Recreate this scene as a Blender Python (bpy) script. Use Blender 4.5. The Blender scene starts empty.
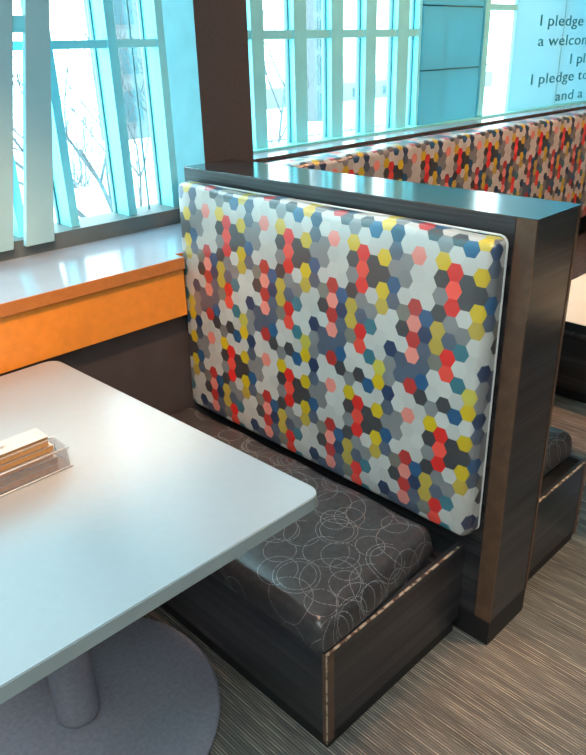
import bpy, bmesh, math, random
from mathutils import Vector, Matrix
C = bpy.context.scene.collection
random.seed(7)
PI = math.pi

# ------------------------------------------------------------------ helpers
def link(name, bm, mat, parent=None, smooth=False, bevel=0, uv=None):
    me = bpy.data.meshes.new(name)
    bmesh.ops.recalc_face_normals(bm, faces=bm.faces)
    bm.to_mesh(me); bm.free()
    for m in (mat if isinstance(mat, (list, tuple)) else [mat]):
        me.materials.append(m)
    o = bpy.data.objects.new(name, me); C.objects.link(o)
    if smooth:
        for p in me.polygons: p.use_smooth = True
    if bevel:
        b = o.modifiers.new('bevel', 'BEVEL'); b.width = bevel; b.segments = 2; b.limit_method = 'ANGLE'
    if parent:
        o.parent = parent
        o.location = -parent.location
    return o

def thing(name, label, cat, loc=(0, 0, 0), group=None):
    o = bpy.data.objects.new(name, None); C.objects.link(o)
    o.location = loc; o.empty_display_size = .05
    return tag(o, label, cat, group)

def tag(o, label, cat, group=None):
    o['label'] = label; o['category'] = cat
    if group: o['group'] = group
    return o

def struct(name, bm, mat, parent=None, **k):
    o = link(name, bm, mat, parent, **k)
    if not parent: o['kind'] = 'structure'
    return o

def box(bm, x0, x1, y0, y1, z0, z1):
    vs = [bm.verts.new((x, y, z)) for x in (x0, x1) for y in (y0, y1) for z in (z0, z1)]
    for f in ((0, 1, 3, 2), (4, 6, 7, 5), (0, 4, 5, 1), (2, 3, 7, 6), (0, 2, 6, 4), (1, 5, 7, 3)):
        bm.faces.new([vs[i] for i in f])
    return vs

def bx(*a):
    bm = bmesh.new(); box(bm, *a); return bm

def prism(bm, pts, z0, z1):
    a = [bm.verts.new((x, y, z0)) for x, y in pts]; b = [bm.verts.new((x, y, z1)) for x, y in pts]
    n = len(pts)
    bm.faces.new(a[::-1]); bm.faces.new(b)
    for i in range(n): bm.faces.new((a[i], a[(i+1) % n], b[(i+1) % n], b[i]))

def tube(bm, pts, r, n=8, r2=None, close=False):
    pts = [Vector(p) for p in pts]; rings = []
    m = len(pts)
    for i, p in enumerate(pts):
        if close: d = pts[(i+1) % m] - pts[i-1]
        else: d = pts[min(i+1, m-1)] - pts[max(i-1, 0)]
        d.normalize()
        a = d.orthogonal().normalized() if i == 0 else (rings_a - d*rings_a.dot(d)).normalized()
        rings_a = a; b = d.cross(a)
        rr = r if r2 is None else r + (r2-r)*i/max(1, m-1)
        rings.append([bm.verts.new(p + (a*math.cos(2*PI*k/n) + b*math.sin(2*PI*k/n))*rr) for k in range(n)])
    for i in range(m if close else m-1):
        A, B = rings[i], rings[(i+1) % m]
        for k in range(n): bm.faces.new((A[k], A[(k+1) % n], B[(k+1) % n], B[k]))
    if not close:
        bm.faces.new(rings[0][::-1]); bm.faces.new(rings[-1])

def lathe(bm, prof, cx, cy, n=64):
    rings = []
    for r, z in prof:
        rings.append([bm.verts.new((cx + r*math.cos(2*PI*k/n), cy + r*math.sin(2*PI*k/n), z)) for k in range(n)])
    for A, B in zip(rings, rings[1:]):
        for k in range(n): bm.faces.new((A[k], A[(k+1) % n], B[(k+1) % n], B[k]))
    bm.faces.new(rings[0][::-1]); bm.faces.new(rings[-1])

def steps(h, r, step):
    """coordinates along one axis of a rounded box, dense at the ends"""
    k = 5
    e = [-h + r*(1-math.cos(i/k*PI/2)) for i in range(k)]
    n = max(2, int((2*h-2*r)/step))
    return e + [-h+r + (2*h-2*r)*i/n for i in range(n+1)] + [-v for v in e[::-1]]

def rounded_box(name, c, hs, r, mat, parent, step=.05, warp=None, uvf=None):
    bm = bmesh.new(); uvl = bm.loops.layers.uv.new('UVMap')
    axes = [steps(hs[i], min(r, hs[i]*.98), step) for i in range(3)]
    cache = {}
    def V(g):
        if g not in cache:
            inner = Vector([max(-(hs[i]-r), min(hs[i]-r, g[i])) for i in range(3)])
            d = Vector(g) - inner
            q = inner + d.normalized()*r if d.length > 1e-9 else Vector(g)
            if warp: q = warp(q, hs)
            cache[g] = bm.verts.new(q + Vector(c))
        return cache[g]
    for ax in range(3):
        a, b = [(1, 2), (0, 2), (0, 1)][ax]
        for s in (-1, 1):
            for i in range(len(axes[a])-1):
                for j in range(len(axes[b])-1):
                    gs = []
                    for (ii, jj) in ((i, j), (i+1, j), (i+1, j+1), (i, j+1)):
                        g = [0, 0, 0]; g[ax] = s*hs[ax]; g[a] = axes[a][ii]; g[b] = axes[b][jj]
                        gs.append(tuple(round(v, 7) for v in g))
                    vs = [V(g) for g in gs]
                    if len(set(vs)) < 4: continue
                    try: f = bm.faces.new(vs)
                    except ValueError: continue
                    for lp, g in zip(f.loops, gs):
                        w = Vector(g) + Vector(c)
                        lp[uvl].uv = uvf(w, Vector(g), ax, s, hs) if uvf else (w.x, w.y)
    return link(name, bm, mat, parent, smooth=True)

# ------------------------------------------------------------------ node materials
class NT:
    def __init__(s, name):
        s.m = bpy.data.materials.new(name); s.m.use_nodes = True
        s.t = s.m.node_tree; s.b = s.t.nodes['Principled BSDF']; s.out = s.t.nodes['Material Output']
    def n(s, typ, **kw):
        nd = s.t.nodes.new(typ)
        for k, v in kw.items(): setattr(nd, k, v)
        return nd
    def put(s, sock, v):
        if isinstance(v, bpy.types.NodeSocket): s.t.links.new(v, sock)
        else: sock.default_value = v
    def math(s, op, a, b=None, c=None):
        nd = s.n('ShaderNodeMath', operation=op)
        s.put(nd.inputs[0], a)
        if b is not None: s.put(nd.inputs[1], b)
        if c is not None: s.put(nd.inputs[2], c)
        return nd.outputs[0]
    def mix(s, f, a, b, blend='MIX'):
        nd = s.n('ShaderNodeMix', data_type='RGBA', blend_type=blend)
        s.put(nd.inputs[0], f); s.put(nd.inputs[6], a); s.put(nd.inputs[7], b)
        return nd.outputs[2]
    def coord(s, which='Object', scale=(1, 1, 1), loc=(0, 0, 0)):
        tc = s.n('ShaderNodeTexCoord'); mp = s.n('ShaderNodeMapping')
        s.t.links.new(tc.outputs[which], mp.inputs[0]); mp.inputs['Scale'].default_value = scale
        mp.inputs['Location'].default_value = loc
        return mp.outputs[0]
    def noise(s, vec, scale=5, detail=3, rough=.5):
        nd = s.n('ShaderNodeTexNoise'); s.put(nd.inputs['Vector'], vec)
        nd.inputs['Scale'].default_value = scale; nd.inputs['Detail'].default_value = detail; nd.inputs['Roughness'].default_value = rough
        return nd.outputs['Fac']
    def ramp(s, f, stops, interp='LINEAR'):
        nd = s.n('ShaderNodeValToRGB'); cr = nd.color_ramp; cr.interpolation = interp
        while len(cr.elements) < len(stops): cr.elements.new(.5)
        for e, (p, c) in zip(cr.elements, stops):
            e.position = p; e.color = (*c, 1) if len(c) == 3 else c
        s.put(nd.inputs[0], f); return nd.outputs[0]
    def bump(s, h, strength=.2, dist=.002):
        nd = s.n('ShaderNodeBump'); nd.inputs['Strength'].default_value = strength; nd.inputs['Distance'].default_value = dist
        s.put(nd.inputs['Height'], h); s.t.links.new(nd.outputs[0], s.b.inputs['Normal'])
    def set(s, col=None, rough=None, spec=None, metal=None):
        if col is not None: s.put(s.b.inputs['Base Color'], col if isinstance(col, bpy.types.NodeSocket) else (*col, 1))
        if rough is not None: s.put(s.b.inputs['Roughness'], rough)
        if spec is not None: s.b.inputs['Specular IOR Level'].default_value = spec
        if metal is not None: s.b.inputs['Metallic'].default_value = metal
        return s.m

def plain(name, col, rough=.5, spec=.5, metal=0, var=.08, scale=12, bump=0):
    n = NT(name); v = n.noise(n.coord(), scale, 4)
    d = tuple(c*(1-var) for c in col); l = tuple(min(1, c*(1+var)) for c in col)
    n.set(n.ramp(v, [(.3, d), (.7, l)]), rough, spec, metal)
    if bump: n.bump(n.noise(n.coord(), 300, 2), bump, .001)
    return n.m

def laminate(name, axis, dark=(.014, .014, .017), light=(.075, .07, .072), rough=.3):
    """fine streaks; axis = the axis across the streaks"""
    n = NT(name)
    sc = [1.5, 1.5, 1.5]; sc[axis] = 130
    if axis == 2: sc[2] = 150
    f = n.noise(n.coord(scale=sc), 1.0, 5, .65)
    sc2 = [.6, .6, .6]; sc2[axis] = 30
    g = n.noise(n.coord(scale=sc2), 1.0, 3, .5)
    h = n.math('MULTIPLY', n.math('ADD', f, g), .5)
    n.set(n.ramp(h, [(.38, dark), (.52, tuple((a+b)*.4 for a, b in zip(dark, light))), (.66, light)]), rough, .5)
    n.bump(f, .12, .0006)
    return n.m

def hex_fabric(name, u0, v0, pw=.0333, ph=.0413, rough=.30, spec=.5):
    W=(.50,.475,.44); R=(.70,.018,.014); Cc=(.84,.07,.045); P=(.78,.24,.19); M=(.46,.03,.025); Y=(.60,.40,.008)
    K=(.47,.33,.045); O=(.50,.41,.06); N=(.018,.038,.095); B=(.018,.085,.19); T=(.04,.16,.20); S=(.048,.046,.05)  # blues bluer than the cloth: part of the cyan window reflection is painted in
    s_=(.08,.098,.14); G=(.20,.195,.195); g=(.185,.17,.14)
    D = dict(W=W,R=R,C=Cc,P=P,M=M,Y=Y,K=K,O=O,N=N,B=B,T=T,S=S,s=s_,G=G,g=g)
    cols = ['RCRGsRCWSW', 'SSWGTWTWBW', 'YSYKWWWOYW', 'GBsWWNGGNs', 'GGWgSWssWW', 'WWMPMPsMWP', 'WWWBNssBSW', 'SGSKKgWWGY']
    n = NT(name)
    tc = n.n('ShaderNodeTexCoord'); sp = n.n('ShaderNodeSeparateXYZ'); n.t.links.new(tc.outputs['UV'], sp.inputs[0])
    x = n.math('DIVIDE', n.math('SUBTRACT', sp.outputs[0], u0), pw)
    y = n.math('DIVIDE', n.math('SUBTRACT', sp.outputs[1], v0), ph)
    # lattice A: even columns, whole rows; lattice B: odd columns, half rows
    iA = n.math('MULTIPLY', n.math('ROUND', n.math('MULTIPLY', x, .5)), 2.0)
    jA = n.math('ROUND', y)
    iB = n.math('ADD', n.math('MULTIPLY', n.math('ROUND', n.math('MULTIPLY', n.math('SUBTRACT', x, 1.0), .5)), 2.0), 1.0)
    jBi = n.math('ROUND', n.math('SUBTRACT', y, .5)); jB = n.math('ADD', jBi, .5)
    def dist(i, j):
        dx = n.math('MULTIPLY', n.math('SUBTRACT', x, i), math.sqrt(3)/2); dy = n.math('SUBTRACT', y, j)
        return n.math('ADD', n.math('MULTIPLY', dx, dx), n.math('MULTIPLY', dy, dy))
    dA, dB = dist(iA, jA), dist(iB, jB)
    useB = n.math('LESS_THAN', dB, dA)
    def sel(a, b): return n.math('ADD', a, n.math('MULTIPLY', useB, n.math('SUBTRACT', b, a)))
    ci, rj = sel(iA, iB), sel(jA, jBi)
    c8 = n.math('FLOORED_MODULO', n.math('ADD', ci, .01), 8.0); r10 = n.math('DIVIDE', n.math('ADD', n.math('FLOORED_MODULO', n.math('ADD', rj, .01), 10.0), .4), 10.0)
    col = None
    for k, cs in enumerate(cols):
        rc = n.ramp(r10, [(i/10, D[ch]) for i, ch in enumerate(cs)], 'CONSTANT')
        if col is None: col = rc
        else: col = n.mix(n.math('GREATER_THAN', c8, k-.5), col, rc)
    # tone of each patch varies a little, woven grain over it
    wn = n.n('ShaderNodeTexWhiteNoise'); wn.noise_dimensions = '2D'
    cb = n.n('ShaderNodeCombineXYZ'); n.put(cb.inputs[0], ci); n.put(cb.inputs[1], n.math('ADD', rj, n.math('MULTIPLY', useB, .5)))
    n.t.links.new(cb.outputs[0], wn.inputs['Vector'])
    tone = n.math('MULTIPLY_ADD', wn.outputs['Value'], .18, .9)
    grain = n.math('MULTIPLY_ADD', n.noise(tc.outputs['UV'], 700, 2), .3, .85)
    f = n.math('MULTIPLY', tone, grain)
    cbb = n.n('ShaderNodeCombineColor')
    for i in range(3): n.put(cbb.inputs[i], f)
    col = n.mix(1.0, col, cbb.outputs[0], 'MULTIPLY')
    n.set(col, rough, spec); n.b.inputs['IOR'].default_value = 1.95
    n.bump(n.noise(tc.outputs['UV'], 900, 2), .25, .0005)
    return n.m

def ring_vinyl(name):
    n = NT(name); tc = n.n('ShaderNodeTexCoord'); total = None
    lay = [(5.5, .31, .0, .0), (5.5, .25, .0, .0), (4.7, .34, .37, .61), (6.8, .33, .9, .2), (7.9, .3, .5, .77), (4.2, .27, .13, .4), (6.1, .36, .7, .95), (5.0, .2, .55, .15)]
    wob = n.noise(tc.outputs['Object'], 6, 1)
    for sc, r, ox, oy in lay:
        sp = n.n('ShaderNodeSeparateXYZ'); n.t.links.new(tc.outputs['UV'], sp.inputs[0])
        cb = n.n('ShaderNodeCombineXYZ')
        n.put(cb.inputs[0], n.math('MULTIPLY_ADD', sp.outputs[0], sc, ox)); n.put(cb.inputs[1], n.math('MULTIPLY_ADD', sp.outputs[1], sc, oy))
        v = n.n('ShaderNodeTexVoronoi'); v.voronoi_dimensions = '2D'; v.inputs['Scale'].default_value = 1
        v.inputs['Randomness'].default_value = .5
        n.t.links.new(cb.outputs[0], v.inputs['Vector'])
        d = n.math('ABSOLUTE', n.math('SUBTRACT', v.outputs['Distance'], n.math('MULTIPLY_ADD', wob, .04, r)))
        sc_ = n.n('ShaderNodeSeparateColor'); n.t.links.new(v.outputs['Color'], sc_.inputs[0])
        ln = n.math('MULTIPLY', n.math('LESS_THAN', d, .0011*sc), n.math('GREATER_THAN', sc_.outputs[0], .55))
        total = ln if total is None else n.math('MAXIMUM', total, ln)
    dash = n.math('GREATER_THAN', n.noise(tc.outputs['Object'], 420, 1), .45)
    fac = n.math('MULTIPLY', n.math('MULTIPLY', total, dash), .6)
    base = n.ramp(n.noise(tc.outputs['Object'], 60, 4), [(.3, (.034, .030, .031)), (.7, (.055, .048, .048))])
    hue = n.ramp(n.noise(tc.outputs['Object'], 3.5, 1), [(.5, (.34, .36, .38)), (.66, (.40, .28, .24))])
    n.set(n.mix(fac, base, hue), .3, .55)
    n.bump(n.noise(tc.outputs['Object'], 220, 3), .18, .001)
    return n.m

def carpet(name):
    n = NT(name)
    a = n.noise(n.coord(scale=(210, 6, 1)), 1, 3, .6)
    b = n.noise(n.coord(scale=(22, 2.2, 1)), 1, 3, .6)
    c = n.noise(n.coord(scale=(420, 60, 1)), 1, 2, .6)
    # ribs of the loop pile
    sp = n.n('ShaderNodeSeparateXYZ'); n.t.links.new(n.coord(), sp.inputs[0])
    rib = n.math('MULTIPLY_ADD', n.math('SINE', n.math('MULTIPLY', sp.outputs[0], 2*PI/.0075)), .5, .5)
    base = n.ramp(b, [(.35, (.125, .115, .105)), (.62, (.20, .18, .158))])
    lines = n.ramp(a, [(.50, (0, 0, 0)), (.60, (1, 1, 1))])
    f = n.math('MULTIPLY', n.math('MULTIPLY', lines, rib), n.math('MULTIPLY_ADD', c, .7, .35))
    col = n.mix(n.math('MULTIPLY', f, .85), base, (.60, .52, .42, 1))
    col = n.mix(n.math('MULTIPLY', n.math('SUBTRACT', 1.0, rib), .45), col, (.05, .045, .042, 1))
    n.set(col, .95, .15); n.bump(n.math('ADD', rib, c), .6, .004)
    return n.m

def glass_mat(name, tint=(.90, .985, 1.0), spec=.08):
    n = NT(name); n.t.nodes.remove(n.b)
    tr = n.n('ShaderNodeBsdfTransparent'); tr.inputs[0].default_value = (*tint, 1)
    gl = n.n('ShaderNodeBsdfGlossy'); gl.inputs['Roughness'].default_value = .03
    mx = n.n('ShaderNodeMixShader'); mx.inputs[0].default_value = spec
    n.t.links.new(tr.outputs[0], mx.inputs[1]); n.t.links.new(gl.outputs[0], mx.inputs[2]); n.t.links.new(mx.outputs[0], n.out.inputs[0])
    return n.m

def emit(name, col, st):
    n = NT(name); n.t.nodes.remove(n.b)
    e = n.n('ShaderNodeEmission'); e.inputs[0].default_value = (*col, 1); e.inputs[1].default_value = st
    n.t.links.new(e.outputs[0], n.out.inputs[0]); return n.m

M = {}
M['lam_v'] = laminate('dark_laminate', 2)
M['lam_top'] = laminate('dark_laminate_top', 0, rough=.14)
M['lam_top'].node_tree.nodes['Principled BSDF'].inputs['IOR'].default_value = 2.6
M['brown_edge'] = plain('brown_edge_band', (.115, .062, .038), .35, var=.2, scale=30)
M['black'] = plain('black_plinth', (.010, .010, .011), .5)
M['fab'] = hex_fabric('hexagon_fabric', .821, -1.073)
M['fab_rear'] = hex_fabric('hexagon_fabric_rear', 1.668, -1.055)
M['ring'] = ring_vinyl('black_ring_vinyl')
M['carpet'] = carpet('striped_carpet')
M['table'] = plain('table_laminate', (.315, .32, .33), .28, .5, var=.015, scale=60)
M['table_edge'] = plain('table_edge_band', (.33, .37, .36), .45, var=.06)
M['grey_metal'] = plain('grey_powder_metal', (.27, .25, .29), .55, .4, var=.12, scale=90, bump=.1)
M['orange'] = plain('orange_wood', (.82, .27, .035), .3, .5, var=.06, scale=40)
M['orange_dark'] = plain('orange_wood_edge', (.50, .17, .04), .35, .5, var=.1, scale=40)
M['ledge'] = plain('ledge_laminate', (.33, .36, .43), .16, .6, var=.03)
M['seal'] = plain('grey_seal', (.13, .15, .15), .5)
M['wall_dark'] = plain('dark_brown_panel', (.065, .050, .050), .5, var=.1)
M['frame'] = plain('window_frame', (.22, .80, .84), .45, .4, var=.05)  # bars and front caps: tinted cyan bounce light put into the base colours
M['frame_front'] = plain('window_frame_front', (.27, .84, .96), .45, .4, var=.05)
M['gasket'] = plain('window_gasket', (.06, .20, .23), .5)
M['post'] = plain('grey_post', (.37, .58, .62), .5, .4, var=.03)
M['column_brown'] = plain('brown_column', (.085, .064, .060), .45, .4, var=.12, scale=150)
M['column_daylit'] = plain('daylit_column_side', (.20, .50, .56), .5, .4, var=.06)  # brown column's side face: cyan window light put into the colour
M['cyan_panel'] = plain('cyan_panel', (.14, .60, .74), .35, .5, var=.08, scale=3)
M['glass'] = glass_mat('window_glass')
M['frost'] = plain('frosted_panel', (.36, .70, .78), .35, .5, var=.03, scale=2)
def translucent(m, col, f):
    t = m.node_tree; b = t.nodes['Principled BSDF']; out = t.nodes['Material Output']
    tl = t.nodes.new('ShaderNodeBsdfTranslucent'); tl.inputs[0].default_value = (*col, 1)
    mx = t.nodes.new('ShaderNodeMixShader'); mx.inputs[0].default_value = f
    t.links.new(b.outputs[0], mx.inputs[1]); t.links.new(tl.outputs[0], mx.inputs[2]); t.links.new(mx.outputs[0], out.inputs[0])
translucent(M['frost'], (.40, .76, .84), .35)
translucent(M['cyan_panel'], (.12, .55, .66), .3)
M['letter'] = plain('teal_lettering', (.03, .28, .33), .5)
translucent(M['letter'], (.08, .55, .62), .5)
M['wall'] = plain('painted_wall', (.42, .40, .37), .7)
M['ceil'] = plain('ceiling_paint', (.5, .5, .48), .8)
_n = NT('worn_tan_edge'); _f = _n.noise(_n.coord(), 55, 4, .6)
M['tan'] = _n.set(_n.ramp(_f, [(.46, (.10, .055, .035)), (.54, (.50, .37, .26))]), .5)
M['card'] = plain('cream_card', (.52, .42, .36), .6, var=.03)
M['card_edge'] = plain('card_edge_orange', (.48, .22, .07), .6, var=.12, scale=200)
M['ink'] = plain('brown_ink', (.12, .07, .06), .6)
M['wire'] = plain('steel_wire', (.66, .63, .61), .35, .5, 0)
M['rear_top'] = plain('cream_tabletop', (.74, .58, .42), .35, .5, var=.02)
M['snow'] = plain('snow', (.86, .90, .93), .8, .3, var=.04, scale=1.5)
M['bark'] = plain('snowy_bark', (.10, .115, .12), .8, .2, var=.35, scale=14)
M['bush'] = plain('frosted_twigs', (.15, .175, .185), .9, .2, var=.4, scale=9)
M['facade'] = plain('pale_facade', (.115, .135, .14), .7, .3)
M['facade2'] = plain('grey_blue_facade', (.16, .19, .19), .7, .3)
M['pane_blue'] = plain('far_window_pane', (.035, .085, .10), .4, .2)
M['rail_metal'] = plain('railing_metal', (.04, .06, .065), .5)
M['lamp'] = emit('warm_lamp', (1, .75, .48), 12)
M['lamp_white'] = emit('white_lamp', (.92, .97, 1), 4)
M['trimring'] = plain('lamp_trim', (.7, .7, .7), .4)

# ------------------------------------------------------------------ camera
CX, CY, CZ = -1.4064, -2.2062, 1.5425
yaw, pitch, roll, FPX = .7668, -.4357, -.0284, 710.93
fwd = Vector((math.sin(yaw)*math.cos(pitch), math.cos(yaw)*math.cos(pitch), math.sin(pitch)))
rt = Vector((math.cos(yaw), -math.sin(yaw), 0)); up = rt.cross(fwd)
Rr = rt*math.cos(roll) + up*math.sin(roll); Uu = -rt*math.sin(roll) + up*math.cos(roll)
cam = bpy.data.cameras.new('camera'); co = bpy.data.objects.new('camera', cam); C.objects.link(co)
co.matrix_world = Matrix(((Rr.x, Uu.x, -fwd.x, CX), (Rr.y, Uu.y, -fwd.y, CY), (Rr.z, Uu.z, -fwd.z, CZ), (0, 0, 0, 1)))
cam.sensor_fit = 'VERTICAL'; cam.sensor_height = 24; cam.lens = 24*FPX/755
cam.clip_start = .02; cam.clip_end = 300
bpy.context.scene.camera = co

# ------------------------------------------------------------------ room shell
YW = .12                                     # window plane
K = (YW-CY)/(0-CY)
def wx(x): return CX + (x-CX)*K
def wz(z): return CZ + (z-CZ)*K
XL, XR, YB, ZT = -4.0, 5.6, -4.8, 3.1
bm = bmesh.new(); box(bm, XL-.1, XR+.1, YB-.1, .22, -.12, 0); struct('floor', bm, M['carpet'])
bm = bmesh.new(); box(bm, XL-.1, XR+.1, YB-.1, .32, ZT, ZT+.15); struct('ceiling', bm, M['ceil'])
bm = bmesh.new(); box(bm, XL-.1, XL, YB, .22, 0, ZT); struct('wall_left', bm, M['wall'])
bm = bmesh.new(); box(bm, XR, XR+.1, YB, .22, 0, ZT); struct('wall_right', bm, M['wall'])
bm = bmesh.new(); box(bm, XL, XR, YB-.1, YB, 0, ZT); struct('wall_back', bm, M['wall'])
# wall below the windows (left of and right of the partition)
LZ, LY = .935, -.348                        # ledge top, ledge front
bm = bmesh.new(); box(bm, XL, -.0, -.298, .2, 0, LZ-.045); struct('wall_window', bm, M['wall_dark'])
bm = bmesh.new(); box(bm, .31, XR, -.03, .2, 0, 1.095); struct('wall_rear', bm, M['wall_dark'])
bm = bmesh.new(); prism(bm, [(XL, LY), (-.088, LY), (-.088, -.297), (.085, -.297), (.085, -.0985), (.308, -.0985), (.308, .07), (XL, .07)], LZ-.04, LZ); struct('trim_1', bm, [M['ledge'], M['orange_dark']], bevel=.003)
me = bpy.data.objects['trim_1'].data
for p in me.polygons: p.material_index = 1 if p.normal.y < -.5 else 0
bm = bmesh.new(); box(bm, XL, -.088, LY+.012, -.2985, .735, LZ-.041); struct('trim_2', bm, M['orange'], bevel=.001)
# rear ledge along the second row of windows
bm = bmesh.new(); box(bm, .30, XR, -.052, .07, 1.134, 1.148); struct('trim_3', bm, [M['ledge'], M['wall_dark']])
me = bpy.data.objects['trim_3'].data
for p in me.polygons: p.material_index = 1 if p.normal.y < -.5 else 0

# ------------------------------------------------------------------ windows
def window(name, x0, x1, z0, z1, mull, trans, deep=.075, fw=.028, gasket=True):
    root = bpy.data.objects.new(name, None); C.objects.link(root); root.location = ((x0+x1)/2, YW, z0); root['kind'] = 'structure'
    bm = bmesh.new()
    box(bm, x0, x1, YW-.05, YW+deep, z0-(.06 if name == 'window_1' else .002), z0); box(bm, x0, x1, YW-.05, YW+.03, z1, z1+.06)
    link('window_frame', bm, M['seal'] if name == 'window_1' else M['frame'], root)
    for a, b in mull:
        bm = bmesh.new(); box(bm, a, b, YW, YW+deep, z0, z1); link('mullion', bm, M['frame'], root)
        bm = bmesh.new(); box(bm, a-.002, b+.002, YW-.012, YW-.0005, z0, z1); link('mullion_cap', bm, M['frame_front'], root)
        if gasket:
            bm = bmesh.new(); box(bm, a-.006, a-.0005, YW+deep-.03, YW+deep-.018, z0, z1); link('gasket', bm, M['gasket'], root)
    for zc, h in trans:
        bm = bmesh.new(); box(bm, x0, x1, YW-.008, YW+.035, zc-h/2, zc+h/2); link('transom', bm, M['frame_front'], root)
    bm = bmesh.new(); box(bm, x0, x1, YW+deep-.016, YW+deep-.010, z0, z1); link('window_pane', bm, M['glass'], root)
    return root
ZW = 2.95
mL = [(-4+.0, -3.96)] + [(wx(-.262)-k*.19-.028, wx(-.262)-k*.19) for k in range(0, 19)][::-1] + [(wx(-.066), wx(-.036)), (wx(.125), wx(.155))]
w1 = window('window_1', XL, wx(.29), wz(1.018), ZW, mL, [(wz(1.565), .026)], deep=.10)
bm = bmesh.new(); box(bm, wx(.044), wx(.048), YW+.03, YW+.039, wz(1.018), ZW); link('glazing_joint', bm, M['gasket'], w1)
mR = [(wx(.545), wx(.605)), (wx(.768), wx(.835)), (wx(.985), wx(1.055)), (wx(1.203), wx(1.272)), (wx(1.425), wx(1.505)), (wx(1.583), wx(1.60))]
w2 = window('window_2', wx(.30), wx(1.60), wz(1.178), ZW, mR, [(wz(1.585), .034)], deep=.05)
w3 = window('window_3', wx(2.135), wx(2.46), wz(1.178), ZW, [(wx(2.14), wx(2.185))], [(wz(1.70), .03)], deep=.05)
bm = bmesh.new(); box(bm, wx(2.19), wx(2.45), YW+.03, YW+.039, wz(1.425), wz(1.43)); link('glazing_joint', bm, M['gasket'], w3)
bm = bmesh.new(); box(bm, wx(2.245), wx(2.25), YW+.03, YW+.039, wz(1.178), ZW); link('glazing_joint', bm, M['gasket'], w3)
# pale sill rail below the rear glazing
bm = bmesh.new(); box(bm, .31, XR, .0705, YW+.08, 1.096, wz(1.178)-.003); struct('trim_4', bm, M['frame'])
# blind blue panel between the windows
bm = bmesh.new()
for (a, b) in ((wz(1.12), wz(1.417)), (wz(1.424), wz(1.695)), (wz(1.702), wz(1.98)), (wz(1.985), ZW+.06)):
    box(bm, wx(1.602), wx(1.80), YW-.02, YW+.06, a, b); box(bm, wx(1.802), wx(2.132), YW-.002, YW+.06, a, b)
struct('wall_panel', bm, M['cyan_panel'])
for jz in (1.4205, 1.6985, 1.9825):
    bm = bmesh.new(); box(bm, wx(1.602), wx(2.132), YW+.0, YW+.055, wz(jz)-.0034, wz(jz)+.0034); struct('wall_panel_joint', bm, M['gasket'])
bm = bmesh.new(); box(bm, XL, XR, YW-.02, YW+.1, ZW+.061, ZT); struct('wall_header', bm, M['wall'])

# frosted panel with the pledge
fp = thing('frosted_panel', 'frosted blue panel lettered with pledge lines above the rear banquette', 'sign panel', (wx(2.9), YW, wz(1.12)))
link('panel', bx(wx(2.463), wx(3.018), YW, YW+.02, wz(1.12), ZW+.06), M['frost'], fp)
link('panel', bx(wx(3.026), XR, YW, YW+.02, wz(1.12), ZW+.06), M['frost'], fp)
link('joint', bx(wx(3.018), wx(3.026), YW+.004, YW+.02, wz(1.12), ZW+.06), M['gasket'], fp)
SZ = [None]
def text(s, x, z):
    for k, wd in enumerate(s.split(' ')):
        word(wd, x + (advance(s[:s.index(wd, 0 if k == 0 else len(s.split(' ')[0]))]) if k else 0), z)
def advance(s):
    cu = bpy.data.curves.new('m', 'FONT'); cu.body = s.rstrip() + ' |'; cu.size = 1; cu.space_character = 1.06
    o = bpy.data.objects.new('tmp', cu); C.objects.link(o); bpy.context.view_layer.update()
    w = max(c[0] for c in o.bound_box); bpy.data.objects.remove(o)
    cu2 = bpy.data.curves.new('m', 'FONT'); cu2.body = '|'; cu2.size = 1
    o = bpy.data.objects.new('tmp', cu2); C.objects.link(o); bpy.context.view_layer.update()
    w2 = max(c[0] for c in o.bound_box); bpy.data.objects.remove(o)
    return (w-w2)*SZ[0]
def fullwidth(s):
    cu = bpy.data.curves.new('m', 'FONT'); cu.body = s; cu.size = 1; cu.space_character = 1.06
    o = bpy.data.objects.new('tmp', cu); C.objects.link(o); bpy.context.view_layer.update()
    w = o.dimensions.x; bpy.data.objects.remove(o); return w
def word(s, x, z):
    cu = bpy.data.curves.new('lettering', 'FONT'); cu.body = s; cu.size = 1; cu.extrude = .01; cu.space_character = 1.06
    o = bpy.data.objects.new('tmp', cu); C.objects.link(o)
    bpy.context.view_layer.update()
    dg = bpy.context.evaluated_depsgraph_get()
    me = bpy.data.meshes.new_from_object(o.evaluated_get(dg))
    bpy.data.objects.remove(o)
    k = SZ[0]
    me.transform(Matrix.Translation((x, YW-.0008, z)) @ Matrix.Rotation(PI/2, 4, 'X') @ Matrix.Diagonal((k, k*.5, .08, 1)))
    me.materials.clear(); me.materials.append(M['letter'])
    r = bpy.data.objects.new('lettering', me); C.objects.link(r); r.parent = fp; r.location = -fp.location
SZ[0] = .53*K / fullwidth('I pledge')
text('I pledge', wx(2.722), wz(1.612))
text('a welcom', wx(2.73), wz(1.508))
text('I pla', wx(3.144), wz(1.402))
text('I pledge to', wx(2.687), wz(1.305))
text('and a', wx(3.02), wz(1.196))

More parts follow.
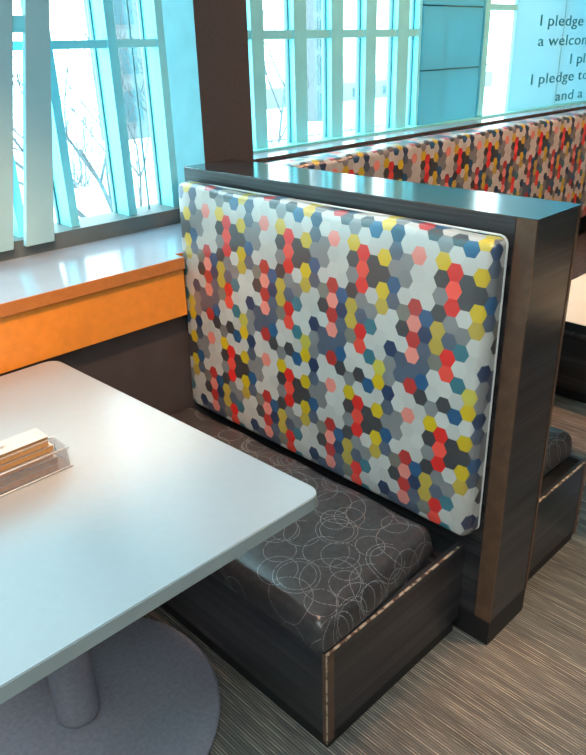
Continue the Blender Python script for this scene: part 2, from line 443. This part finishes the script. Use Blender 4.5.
# leaning posts in front of the left glazing
def slab(bm, xb0, xb1, xt0, xt1, zb, zt, y0, y1):
    v = [bm.verts.new(p) for p in ((xb0, y0, zb), (xb1, y0, zb), (xt1, y0, zt), (xt0, y0, zt), (xb0, y1, zb), (xb1, y1, zb), (xt1, y1, zt), (xt0, y1, zt))]
    for f in ((0, 1, 2, 3), (4, 7, 6, 5), (0, 4, 5, 1), (1, 5, 6, 2), (2, 6, 7, 3), (3, 7, 4, 0)): bm.faces.new([v[i] for i in f])
zb, zt = wz(1.0), ZW
K2 = (YW-.07-CY)/(0-CY)
def ext(xb, xt):       # x at z 1.02 and 1.685 continued up to the window head
    sl = (xt-xb)/(wz(1.685)-wz(1.02)); return CX+(xb-CX)*K2, CX+(xb-CX)*K2+(xt-xb)*K2/(wz(1.685)-wz(1.02))*(zt-zb)
def post(a0, a1, b0, b1, label):
    x0, x1 = ext(a0, b0); x2, x3 = ext(a1, b1)
    bm = bmesh.new(); slab(bm, x0, x2, x1, x3, zb, zt, YW-.075, YW-.052)
    return tag(link('slanted_post', bm, M['post'], bevel=.002), label, 'post')
post(-.452, -.354, -.322, -.246, 'pale grey slanted flat post in front of the left window, nearer the dark column')
post(-.61, -.494, -.45, -.360, 'pale grey slanted post at the far left edge of the left window')
bm = bmesh.new(); box(bm, CX+(-.375-CX)*K2, CX+(-.31-CX)*K2, YW-.070, YW-.055, CZ+(1.60-CZ)*K2, CZ+(1.645-CZ)*K2)
tag(link('post_bracket', bm, M['frame_front']), 'small grey bracket joining the two slanted posts high in the left window', 'bracket')

# column beside the partition
bm = bmesh.new(); box(bm, .09, .305, -.262, -.10, 0, ZT)
o = struct('wall_column', bm, [M['column_brown'], M['column_daylit']])
for p in o.data.polygons: p.material_index = 1 if p.normal.x < -.5 else 0
o.data.materials[0] = M['column_brown']

# ------------------------------------------------------------------ partition
T, L, H, HP = .2035, 1.5, 1.2, .0867
pt = thing('booth_partition', 'tall dark laminate partition with brown edge band, behind the hexagon-patterned backrest', 'partition', (.1, -.9, 0))
YE = -.266
bm = bmesh.new(); box(bm, .0, .0015, -L+.05, YE, HP, H-.002); box(bm, .002, T-.014, -L+.0015, YE, HP, H-.002); box(bm, T-.0139, T, -L+.016, YE, HP, H-.002)
o = link('panel', bm, M['lam_v'], pt)
link('top_surface', bx(0, T, -L, YE, H-.0018, H), M['lam_top'], pt)
bm = bmesh.new(); box(bm, -.001, .0018, -L, -L+.048, HP, H-.002); box(bm, .0018, .006, -L, -L+.0014, HP, H-.002)
link('edge_band', bm, M['brown_edge'], pt)
bm = bmesh.new(); box(bm, T-.009, T+.0005, -L, -L+.015, HP, H-.002); link('edge_band', bm, M['brown_edge'], pt)
bm = bmesh.new(); box(bm, .004, T-.002, -L+.003, YE, 0, HP); link('plinth', bm, M['black'], pt)

# ------------------------------------------------------------------ hexagon backrest
ya, yb, za, zb_ = -1.447, -.300, .382, 1.160
cxx, cyy, czz = -.033, (ya+yb)/2, (za+zb_)/2
hs = (.030, (yb-ya)/2, (zb_-za)/2)
def warp_back(q, h):
    ty = q.y/h[1]; tz = q.z/h[2]
    if q.x < 0:
        puff = .010*(1-abs(ty)**6)*(1-abs(tz)**6)
        lean = .022*(1-tz)/2
        q = Vector((q.x - (puff+lean)*(-q.x/h[0]), q.y, q.z))
    q.z += .004*math.sin(ty*9)*(tz if tz > .9 else 0)
    return q
def uv_back(w, g, ax, s, h):
    u, v = -w.y, -w.z
    d = g.x + h[0]
    if ax == 1: u += d*(1 if s < 0 else -1)
    if ax == 2: v += d*(-1 if s > 0 else 1)
    return (u, v)
pad = rounded_box('backrest', (cxx, cyy, czz), hs, .022, M['fab'], None, .045, warp_back, uv_back)
# welt cord round the back edge of the pad
bm = bmesh.new(); e = .010
pts = []
def arc(cy, cz, a0):
    for k in range(6):
        a = a0 + k/5*PI/2; pts.append((-.020, cy + e*2*math.cos(a), cz + e*2*math.sin(a)))
arc(yb-.02, zb_-.02, 0); arc(ya+.02, zb_-.02, PI/2); arc(ya+.02, za+.02, PI); arc(yb-.02, za+.02, 1.5*PI)
tube(bm, pts, .0028, 8, close=True)
bmw = link('piping', bm, plain('pale_welt', (.62, .60, .57), .4), pad, smooth=True); bmw['label'] = 'thin pale welt cord'

def uv_seat(w, g, ax, s, h):
    d = h[2]-g[2]
    return (w.x + (s*d if ax == 0 else 0), w.y + (s*d if ax == 1 else 0))
# ------------------------------------------------------------------ benches
def bench(sx, x_in, D, Lb, hb, label, Lc, yw=None):
    """sx=-1: faces left of the partition; sx=+1: the mirrored one behind it"""
    X = lambda x: x_in + sx*x
    def bb(a, b, *r): a, b = sorted((X(a), X(b))); return bx(a, b, *r)
    t = thing('booth_bench', label, 'bench', (X(D/2), -.9, 0))
    yw = yw or -.302
    t_ = .018
    link('front_panel', bb(D-t_, D, -Lb+.002, yw, .05, hb), M['lam_v'], t)
    link('end_panel', bb(.001, D-t_-.0005, -Lb, -Lb+t_, .05, hb), M['lam_v'], t)
    link('seat_board', bb(.001, D-t_-.0005, -Lb+t_, yw, hb-.034, hb-.014), M['black'], t)
    bm = bmesh.new()
    a, b = sorted((X(D-.024), X(D+.0012))); box(bm, a, b, -Lb-.0012, -Lb+.0018, .03, hb+.001)
    a, b = sorted((X(D+.0003), X(D+.0014))); box(bm, a, b, -Lb-.001, -Lb+.012, .03, hb+.001)
    link('edge_band', bm, M['brown_edge'], t)
    # worn light lines on the corner and on the top arris
    a, b = sorted((X(D-.001), X(D+.002)))
    link('worn_edge', bx(a, b, -Lb-.002, -Lb+.001, .03, hb+.0012), M['tan'], t)
    c0, c1 = sorted((X(.03), X(D-.0015)))
    link('worn_edge', bx(c0, c1, -Lb-.0015, -Lb+.005, hb-.001, hb+.0014), M['tan'], t)
    link('plinth', bb(.012, D-.008, -Lb+.008, yw, 0, .05), M['black'], t)
    # cushion
    cl = .086 if sx < 0 else .03
    x0, x1 = cl, D+.011
    y0, y1 = -Lc+.004, yw-.004
    ch = .094
    hs = ((x1-x0)/2, (y1-y0)/2, ch/2)
    def warp(q, h):
        tx, ty = q.x/h[0], q.y/h[1]
        if q.z > -h[2]*.9:
            k = (q.z+h[2])/(2*h[2])
            inn = (1-tx)/2 if sx > 0 else (1+tx)/2
            q = Vector((q.x*(1-.05*k*k), q.y*(1-.03*k*k) + (.03*inn**2 if ty < 0 else 0)*-ty, q.z + .012*k*(1-abs(tx)**2.5)*(1-abs(ty)**4) + .003*k*math.sin(23*q.y+9*q.x)))
        return q
    rounded_box('seat_cushion', (X((x0+x1)/2), (y0+y1)/2, hb-.012+ch/2), hs, .026, M['ring'], t, .03, warp, uv_seat)
    return t
nb = bench(-1, -.0015, .5522, 1.403, .3115, 'near booth bench, hexagon-patterned backrest and black ringed seat, beside the grey table', 1.403)
pad.parent = nb; pad.location = -nb.location; pad['label'] = 'backrest pad in multicoloured hexagon fabric'
rb = bench(1, T+.0015, .42, 1.455, .3115, 'booth bench mostly hidden behind the right side of the tall partition', 1.41)

bench(-1, 2.14, .54, 1.46, .3115, 'low dark bench beyond the cream-topped table', 1.41, -.81)
# rear banquette along the window wall
rq = thing('rear_banquette', 'long rear banquette with hexagon fabric back below the lettered windows', 'bench', (3.2, -.4, 0))
X0, X1 = T+.012, 5.55
def uv_rear(w, g, ax, s, h):
    u, v = w.x, -w.z
    if ax == 2: v += (g.y + h[1])*(-1 if s > 0 else 1)
    if ax == 0: u += (g.y+h[1])*s
    return (u, v)
def warp_rear(q, h):
    if q.z > 0 and q.y < 0: q = Vector((q.x, q.y, q.z + .004*math.sin(q.x*24)))
    return q
o = rounded_box('backrest', ((X0+.11+X1)/2, -.145, .809), ((X1-X0-.11)/2, .078, .328), .030, M['fab_rear'], rq, .05, warp_rear, uv_rear)
link('seat_base', bx(.83, X1, -.80, -.075, .05, .3115), M['lam_v'], rq)
rounded_box('seat_cushion', ((.83+X1)/2, -.52, .355), ((X1-.83)/2, .275, .045), .03, M['ring'], rq, .08)
link('plinth', bx(.84, X1, -.79, -.075, 0, .05), M['black'], rq)

# ------------------------------------------------------------------ tables
def table(label, corners, cxy, rad, top_m, edge_m, z=.74, th=.03, cr=.035):
    t = thing('dining_table', label, 'table', (cxy[0], cxy[1], 0))
    pts = []
    n = len(corners)
    for i in range(n):
        p = Vector(corners[i]); a = (Vector(corners[i-1])-p).normalized(); b = (Vector(corners[(i+1) % n])-p).normalized()
        for k in range(7):
            # quarter round between the two tangents
            c = p + (a+b)*cr; ang = k/6*PI/2
            pts.append(tuple(c - b*cr*math.cos(ang) - a*cr*math.sin(ang)))
    bm = bmesh.new(); prism(bm, pts, z-th+.001, z-.0015); link('edge_band', bm, edge_m, t)
    c = Vector((sum(p[0] for p in pts)/len(pts), sum(p[1] for p in pts)/len(pts)))
    ins = [tuple(c + (Vector(p)-c)*.9965) for p in pts]
    bm = bmesh.new(); prism(bm, ins, z-.0014, z); link('tabletop', bm, top_m, t, bevel=.0006)
    cx, cy = cxy
    bm = bmesh.new(); lathe(bm, [(.045, .026), (.053, .034), (.0545, .05), (.053, .3), (.053, z-th-.012)], cx, cy, 40); link('pedestal', bm, M['grey_metal'], t, smooth=True)
    bm = bmesh.new(); lathe(bm, [(rad-.004, 0), (rad, .004), (rad, .013), (rad-.006, .018), (rad*.6, .022), (.06, .027), (.05, .027)], cx, cy, 96)
    link('base_plate', bm, M['grey_metal'], t, smooth=False)
    bm = bmesh.new()
    for a in (PI/4, -PI/4):
        d = Vector((math.cos(a), math.sin(a))); nrm = Vector((-d.y, d.x))*.02
        q = [Vector(cxy)+d*.25+nrm, Vector(cxy)-d*.25+nrm, Vector(cxy)-d*.25-nrm, Vector(cxy)+d*.25-nrm]
        prism(bm, [tuple(v) for v in q], z-th-.012, z-th-.0005 - (.004 if a < 0 else 0))
    link('support_bracket', bm, M['grey_metal'], t)
    return t
table('pale grey rectangular table in front of the near bench, small tray on top', [(-1.335, -.36), (-1.30, -1.392), (-.546, -1.392), (-.584, -.36)], (-.925, -.89), .356, M['table'], M['table_edge'])
table('cream-topped table behind the right side of the tall partition', [(.66, -1.12), (.66, -2.0), (1.46, -2.0), (1.46, -1.12)], (1.06, -1.56), .22, M['rear_top'], M['black'])

# ------------------------------------------------------------------ tray with cards
tz = .741
def holder():
    t = thing('card_tray', 'small clear tray with steel rim on the grey table holding cream cards', 'tray', (-.97, -.905, tz))
    x0, x1, y0, y1, h = -1.11, -.848, -.931, -.872, .047
    n = NT('smoky_mesh'); n.t.nodes.remove(n.b)
    tr = n.n('ShaderNodeBsdfTransparent'); df = n.n('ShaderNodeBsdfDiffuse'); df.inputs[0].default_value = (.42, .38, .38, 1)
    mx = n.n('ShaderNodeMixShader')
    f = n.noise(n.coord(scale=(60, 60, 60)), 8, 2); n.put(mx.inputs[0], n.math('MULTIPLY_ADD', f, .3, .12))
    n.t.links.new(tr.outputs[0], mx.inputs[1]); n.t.links.new(df.outputs[0], mx.inputs[2]); n.t.links.new(mx.outputs[0], n.out.inputs[0])
    bm = bmesh.new()
    box(bm, x0, x1, y0, y0+.0012, tz+.002, tz+h); box(bm, x0, x1, y1-.0012, y1, tz+.002, tz+h)
    box(bm, x0, x0+.0012, y0+.0013, y1-.0013, tz+.002, tz+h); box(bm, x1-.0012, x1, y0+.0013, y1-.0013, tz+.002, tz+h)
    box(bm, x0, x1, y0, y1, tz+.0008, tz+.0019)
    link('tray_walls', bm, n.m, t)
    for zz in (tz+.002, tz+h):
        bm = bmesh.new(); o = .003 if zz > tz+.01 else .0045
        tube(bm, [(x0-o, y0-o, zz), (x1+o, y0-o, zz), (x1+o, y1+o, zz), (x0-o, y1+o, zz)], .0016, 6, close=True)
        link('rim', bm, M['wire'], t, smooth=True)
    for (x, y) in ((x1, y0), (x1, y1), (x0, y0), (x0, y1)):
        bm = bmesh.new(); tube(bm, [(x, y, tz+.002), (x, y, tz+h)], .0012, 6)
        link('corner_wire', bm, M['wire'], t, smooth=True)
holder()
z = tz+.004
lbl = ['lowest cream card but one in the small clear tray', 'cream card lying lowest in the small clear tray', 'second cream card from the bottom of the tray stack', 'middle cream card of the stack in the clear tray',
       'second cream card from the top of the tray stack', 'topmost cream card in the tray, with a small printed mark']
offs = [(.0, .0), (.004, -.001), (-.003, .001), (.003, 0), (-.004, -.001)]
for i in range(6):
    th = .0115 if i < 5 else .005
    z0 = z + i*.0150
    dx, dy = offs[i % 5]
    x1 = -.872 + dx - .002*i
    r = thing('card', lbl[i], 'card', (-.98, -.9, z0), 'cream cards in the clear tray')
    bm = bmesh.new(); box(bm, x1-.225, x1, -.9275+dy+.001*(i > 4), -.8765+dy, z0, z0+th); link('card_edge', bm, M['card_edge'], r)
    bm = bmesh.new(); box(bm, x1-.2255, x1+.0004, -.928+dy, -.876+dy, z0+th+.0001, z0+th+.0016); link('card_face', bm, M['card'], r)
    if i == 5:
        bm = bmesh.new(); c = Vector((x1-.084, -.904, z0+th+.0022))
        for rr, a0, a1 in ((.006, .3, 3.6), (.0035, 1.5, 5.2)):
            tube(bm, [c + Vector((rr*math.cos(a0+(a1-a0)*k/8), rr*.8*math.sin(a0+(a1-a0)*k/8), 0)) for k in range(9)], .0005, 5)
        link('printed_mark', bm, M['ink'], r)

# ------------------------------------------------------------------ outside
GZ = -.6
bm = bmesh.new(); box(bm, -25, 70, .6, 90, GZ-.3, GZ)
struct('snow_ground', bm, M['snow'])
def branch(bm, p, d, ln, r, depth):
    pts = [p.copy()]; q = p.copy(); dd = d.copy()
    for k in range(4):
        dd = (dd + Vector((random.uniform(-.18, .18), random.uniform(-.18, .18), random.uniform(-.05, .12)))).normalized()
        q = q + dd*ln/4; pts.append(q.copy())
    tube(bm, pts, r, 6 if depth > 1 else 4, r2=r*.55)
    if depth > 0:
        for k in range(3 if depth < 3 else 4):
            i = random.choice((2, 3, 4)); s = pts[i]
            nd = (dd + Vector((random.uniform(-.9, .9), random.uniform(-.6, .6), random.uniform(-.3, .6)))).normalized()
            branch(bm, s, nd, ln*random.uniform(.55, .8), r*.5, depth-1)
def tree(x, y, h, lean, label, n=3, seed=1, r=.035, dp=3):
    random.seed(seed)
    t = thing('bare_tree', label, 'tree', (x, y, GZ), 'bare snowy trees outside the left window')
    for k in range(n):
        bm = bmesh.new()
        d = Vector((lean[k][0], lean[k][1], 1)).normalized()
        branch(bm, Vector((x+.04*k, y, GZ-.02)), d, h, r*(1-.15*k), dp)
        link('trunk', bm, M['bark'], t, smooth=True)
tree(2.35, 3.9, 1.45, [(-.45, .2), (-.1, 0), (.3, -.1), (.1, .2)], 'bare snowy tree forking low, seen in the middle pane of the left window', 4, 3)
tree(4.0, 4.6, 1.4, [(.15, 0), (-.2, .2)], 'bare snowy tree nearest the daylit column side in the left window', 2, 11)
tree(.4, 5.8, 1.9, [(.05, .1), (-.2, 0)], 'bare snowy tree standing left behind the slanted posts', 2, 21)
tree(2.7, 8.6, 1.6, [(-.1, 0), (.35, 0)], 'bare snowy tree farthest back in the left window', 2, 31)
tree(6.3, 6.2, 1.7, [(-.4, 0), (.5, 0)], 'bare snowy tree seen through the rear window beside the dark column', 2, 41)
def bush(x, y, rx, rz, label, seed):
    random.seed(seed); bm = bmesh.new()
    for k in range(38):
        a = random.uniform(0, 2*PI); e = random.uniform(.1, 1)
        d = Vector((math.cos(a)*rx*(1-e*.4), math.sin(a)*.5*(1-e*.4), e*rz))
        p = Vector((x, y, GZ)) + Vector((random.uniform(-.4, .4)*rx, random.uniform(-.2, .2), 0))
        branch(bm, p, d.normalized(), d.length*.75, .012, 1)
    tag(link('shrub', bm, M['bush']), label, 'shrub', 'snowy shrubs outside the windows')
bush(4.6, 9.6, 1.0, 1.9, 'frosted twiggy shrub behind the bare trees in the left window', 51)
bush(7.3, 9.6, .9, 1.5, 'frosted twiggy shrub in front of the blue-windowed building', 52)
bush(1.8, 9.4, 1.0, 2.1, 'tallest frosted shrub seen past the slanted posts', 53)
bush(11.8, 9.0, .6, .6, 'low frosted shrub seen low in the rear window', 54)
def building(name, label, x0, x1, y0, y1, h, wins, mat, cat='building'):
    t = thing(name, label, cat, ((x0+x1)/2, (y0+y1)/2, GZ))
    link('wall', bx(x0, x1, y0, y1, GZ, h), mat, t)
    for (a, b, c, d) in wins:
        w = link('window', bx(a, b, y0-.06, y0-.001, c, d), M['facade'], t)
        link('pane', bx(a+.05, b-.05, y0-.09, y0-.0605, c+.05, d-.05), M['pane_blue'], w)
        w.children[0].location = -t.location - w.location
    return t
wins = [(9.2+i*.95, 9.9+i*.95, -.2+k*1.15, .65+k*1.15) for i in range(2) for k in range(6)]
building('office_building', 'pale multi-storey building with blue windows behind the trees in the left window', 8.9, 11.2, 15, 15.6, 8, wins, M['facade'])
wins = [(15.62, 16.1, -.55+k*1.0, .28+k*1.0) for k in range(8)]
building('stair_tower', 'narrow pale tower with a stack of blue windows in the rear window', 15.45, 16.5, 14, 14.3, 8, wins, M['facade'])
building('low_building', 'long low pale building far off through the rear window', 17.5, 34.0, 19, 24, .1, [(19+i*2, 20.2+i*2, -.45, -.1) for i in range(6)], M['facade2'])
rl = thing('railing', 'thin metal railing in the snow seen low in the rear window', 'railing', (8, 6, GZ))
for zz in (.02, .14, .26):
    bm = bmesh.new(); tube(bm, [(5.6, 6, zz), (9.2, 6, zz)], .012, 6); link('rail', bm, M['rail_metal'], rl)
for k in range(7):
    bm = bmesh.new(); tube(bm, [(5.6+k*.6, 6, GZ), (5.6+k*.6, 6, .28)], .015, 6); link('post', bm, M['rail_metal'], rl)

# ------------------------------------------------------------------ lights
def downlight(x, y, power, label, col=(1, .70, .42), ang=70, tgt=None):
    t = thing('ceiling_lamp', label, 'lamp', (x, y, ZT-.06), 'recessed ceiling lamps')
    bm = bmesh.new(); lathe(bm, [(.085, ZT-.03), (.10, ZT-.03), (.10, ZT-.002), (.085, ZT-.002)], x, y, 32); link('trim_ring', bm, M['trimring'], t)
    bm = bmesh.new(); lathe(bm, [(.06, ZT-.012), (.07, ZT-.006)], x, y, 24); link('bulb', bm, M['lamp'], t)
    l = bpy.data.lights.new('spot', 'SPOT'); l.energy = power; l.color = col; l.spot_size = math.radians(ang); l.spot_blend = .6; l.shadow_soft_size = .07
    lo = bpy.data.objects.new('spot', l); C.objects.link(lo); lo.location = (x, y, ZT-.05)
    if tgt: lo.rotation_euler = (Vector(tgt)-lo.location).to_track_quat('-Z', 'Y').to_euler()
downlight(-1.0, -1.5, 320, 'recessed ceiling lamp above the grey table', tgt=(-.75, -.36, .8), ang=40, col=(1, .55, .25))
downlight(.7, -2.6, 240, 'recessed ceiling lamp over the aisle by the partition end', tgt=(.35, -2.15, 0), ang=38)
downlight(1.6, -1.4, 70, 'recessed ceiling lamp over the cream-topped table', tgt=(.6, -1.35, .5), ang=50)
downlight(-.5, -1.15, 110, 'recessed ceiling lamp above the near bench seat', tgt=(-.28, -1.12, .4), ang=34, col=(1, .60, .42))
downlight(2.4, -1.7, 360, 'recessed ceiling lamp over the rear banquette', tgt=(2.0, -.4, .9), ang=100, col=(1, .50, .27))
def fill_panel(x, y, sx, sy, power, label, col):  # unseen ceiling fixtures added as neutral ambient fill
    t = thing('ceiling_fill_panel', label, 'lamp', (x, y, ZT-.03), 'added square fill light panels')
    link('frame', bx(x-sx/2-.03, x+sx/2+.03, y-sy/2-.03, y+sy/2+.03, ZT-.02, ZT-.001), M['trimring'], t)
    l = bpy.data.lights.new('area', 'AREA'); l.shape = 'RECTANGLE'; l.size = sx; l.size_y = sy; l.energy = power; l.color = col
    lo = bpy.data.objects.new('area', l); C.objects.link(lo); lo.location = (x, y, ZT-.025)
fill_panel(-2.4, -1.9, 1.2, 1.2, 55, 'added square fill light on the ceiling behind the table', (.86, .97, 1))
fill_panel(-2.2, -3.7, 1.2, 1.2, 50, 'added square fill light on the ceiling over the aisle', (.88, .97, 1))
# daylight portal for the glazing
l = bpy.data.lights.new('portal', 'AREA'); l.shape = 'RECTANGLE'; l.size = 9.0; l.size_y = 2.0; l.cycles.is_portal = True
lo = bpy.data.objects.new('portal', l); C.objects.link(lo); lo.location = (.8, .3, 1.98); lo.rotation_euler = (-PI/2, 0, 0)

w = bpy.data.worlds.new('sky'); bpy.context.scene.world = w; w.use_nodes = True
nt = w.node_tree; bg = nt.nodes['Background']
tc = nt.nodes.new('ShaderNodeTexCoord'); sp = nt.nodes.new('ShaderNodeSeparateXYZ'); cr = nt.nodes.new('ShaderNodeValToRGB')
nt.links.new(tc.outputs['Generated'], sp.inputs[0]); nt.links.new(sp.outputs[2], cr.inputs[0]); nt.links.new(cr.outputs[0], bg.inputs[0])
cr.color_ramp.elements[0].position = 0; cr.color_ramp.elements[0].color = (.86, .97, 1, 1)
cr.color_ramp.elements[1].position = .6; cr.color_ramp.elements[1].color = (.70, .93, 1, 1)
bg.inputs[1].default_value = 8.5

vs = bpy.context.scene.view_settings
vs.view_transform = 'Standard'; vs.look = 'None'; vs.gamma = 1; vs.use_curve_mapping = False; vs.exposure = 0.0
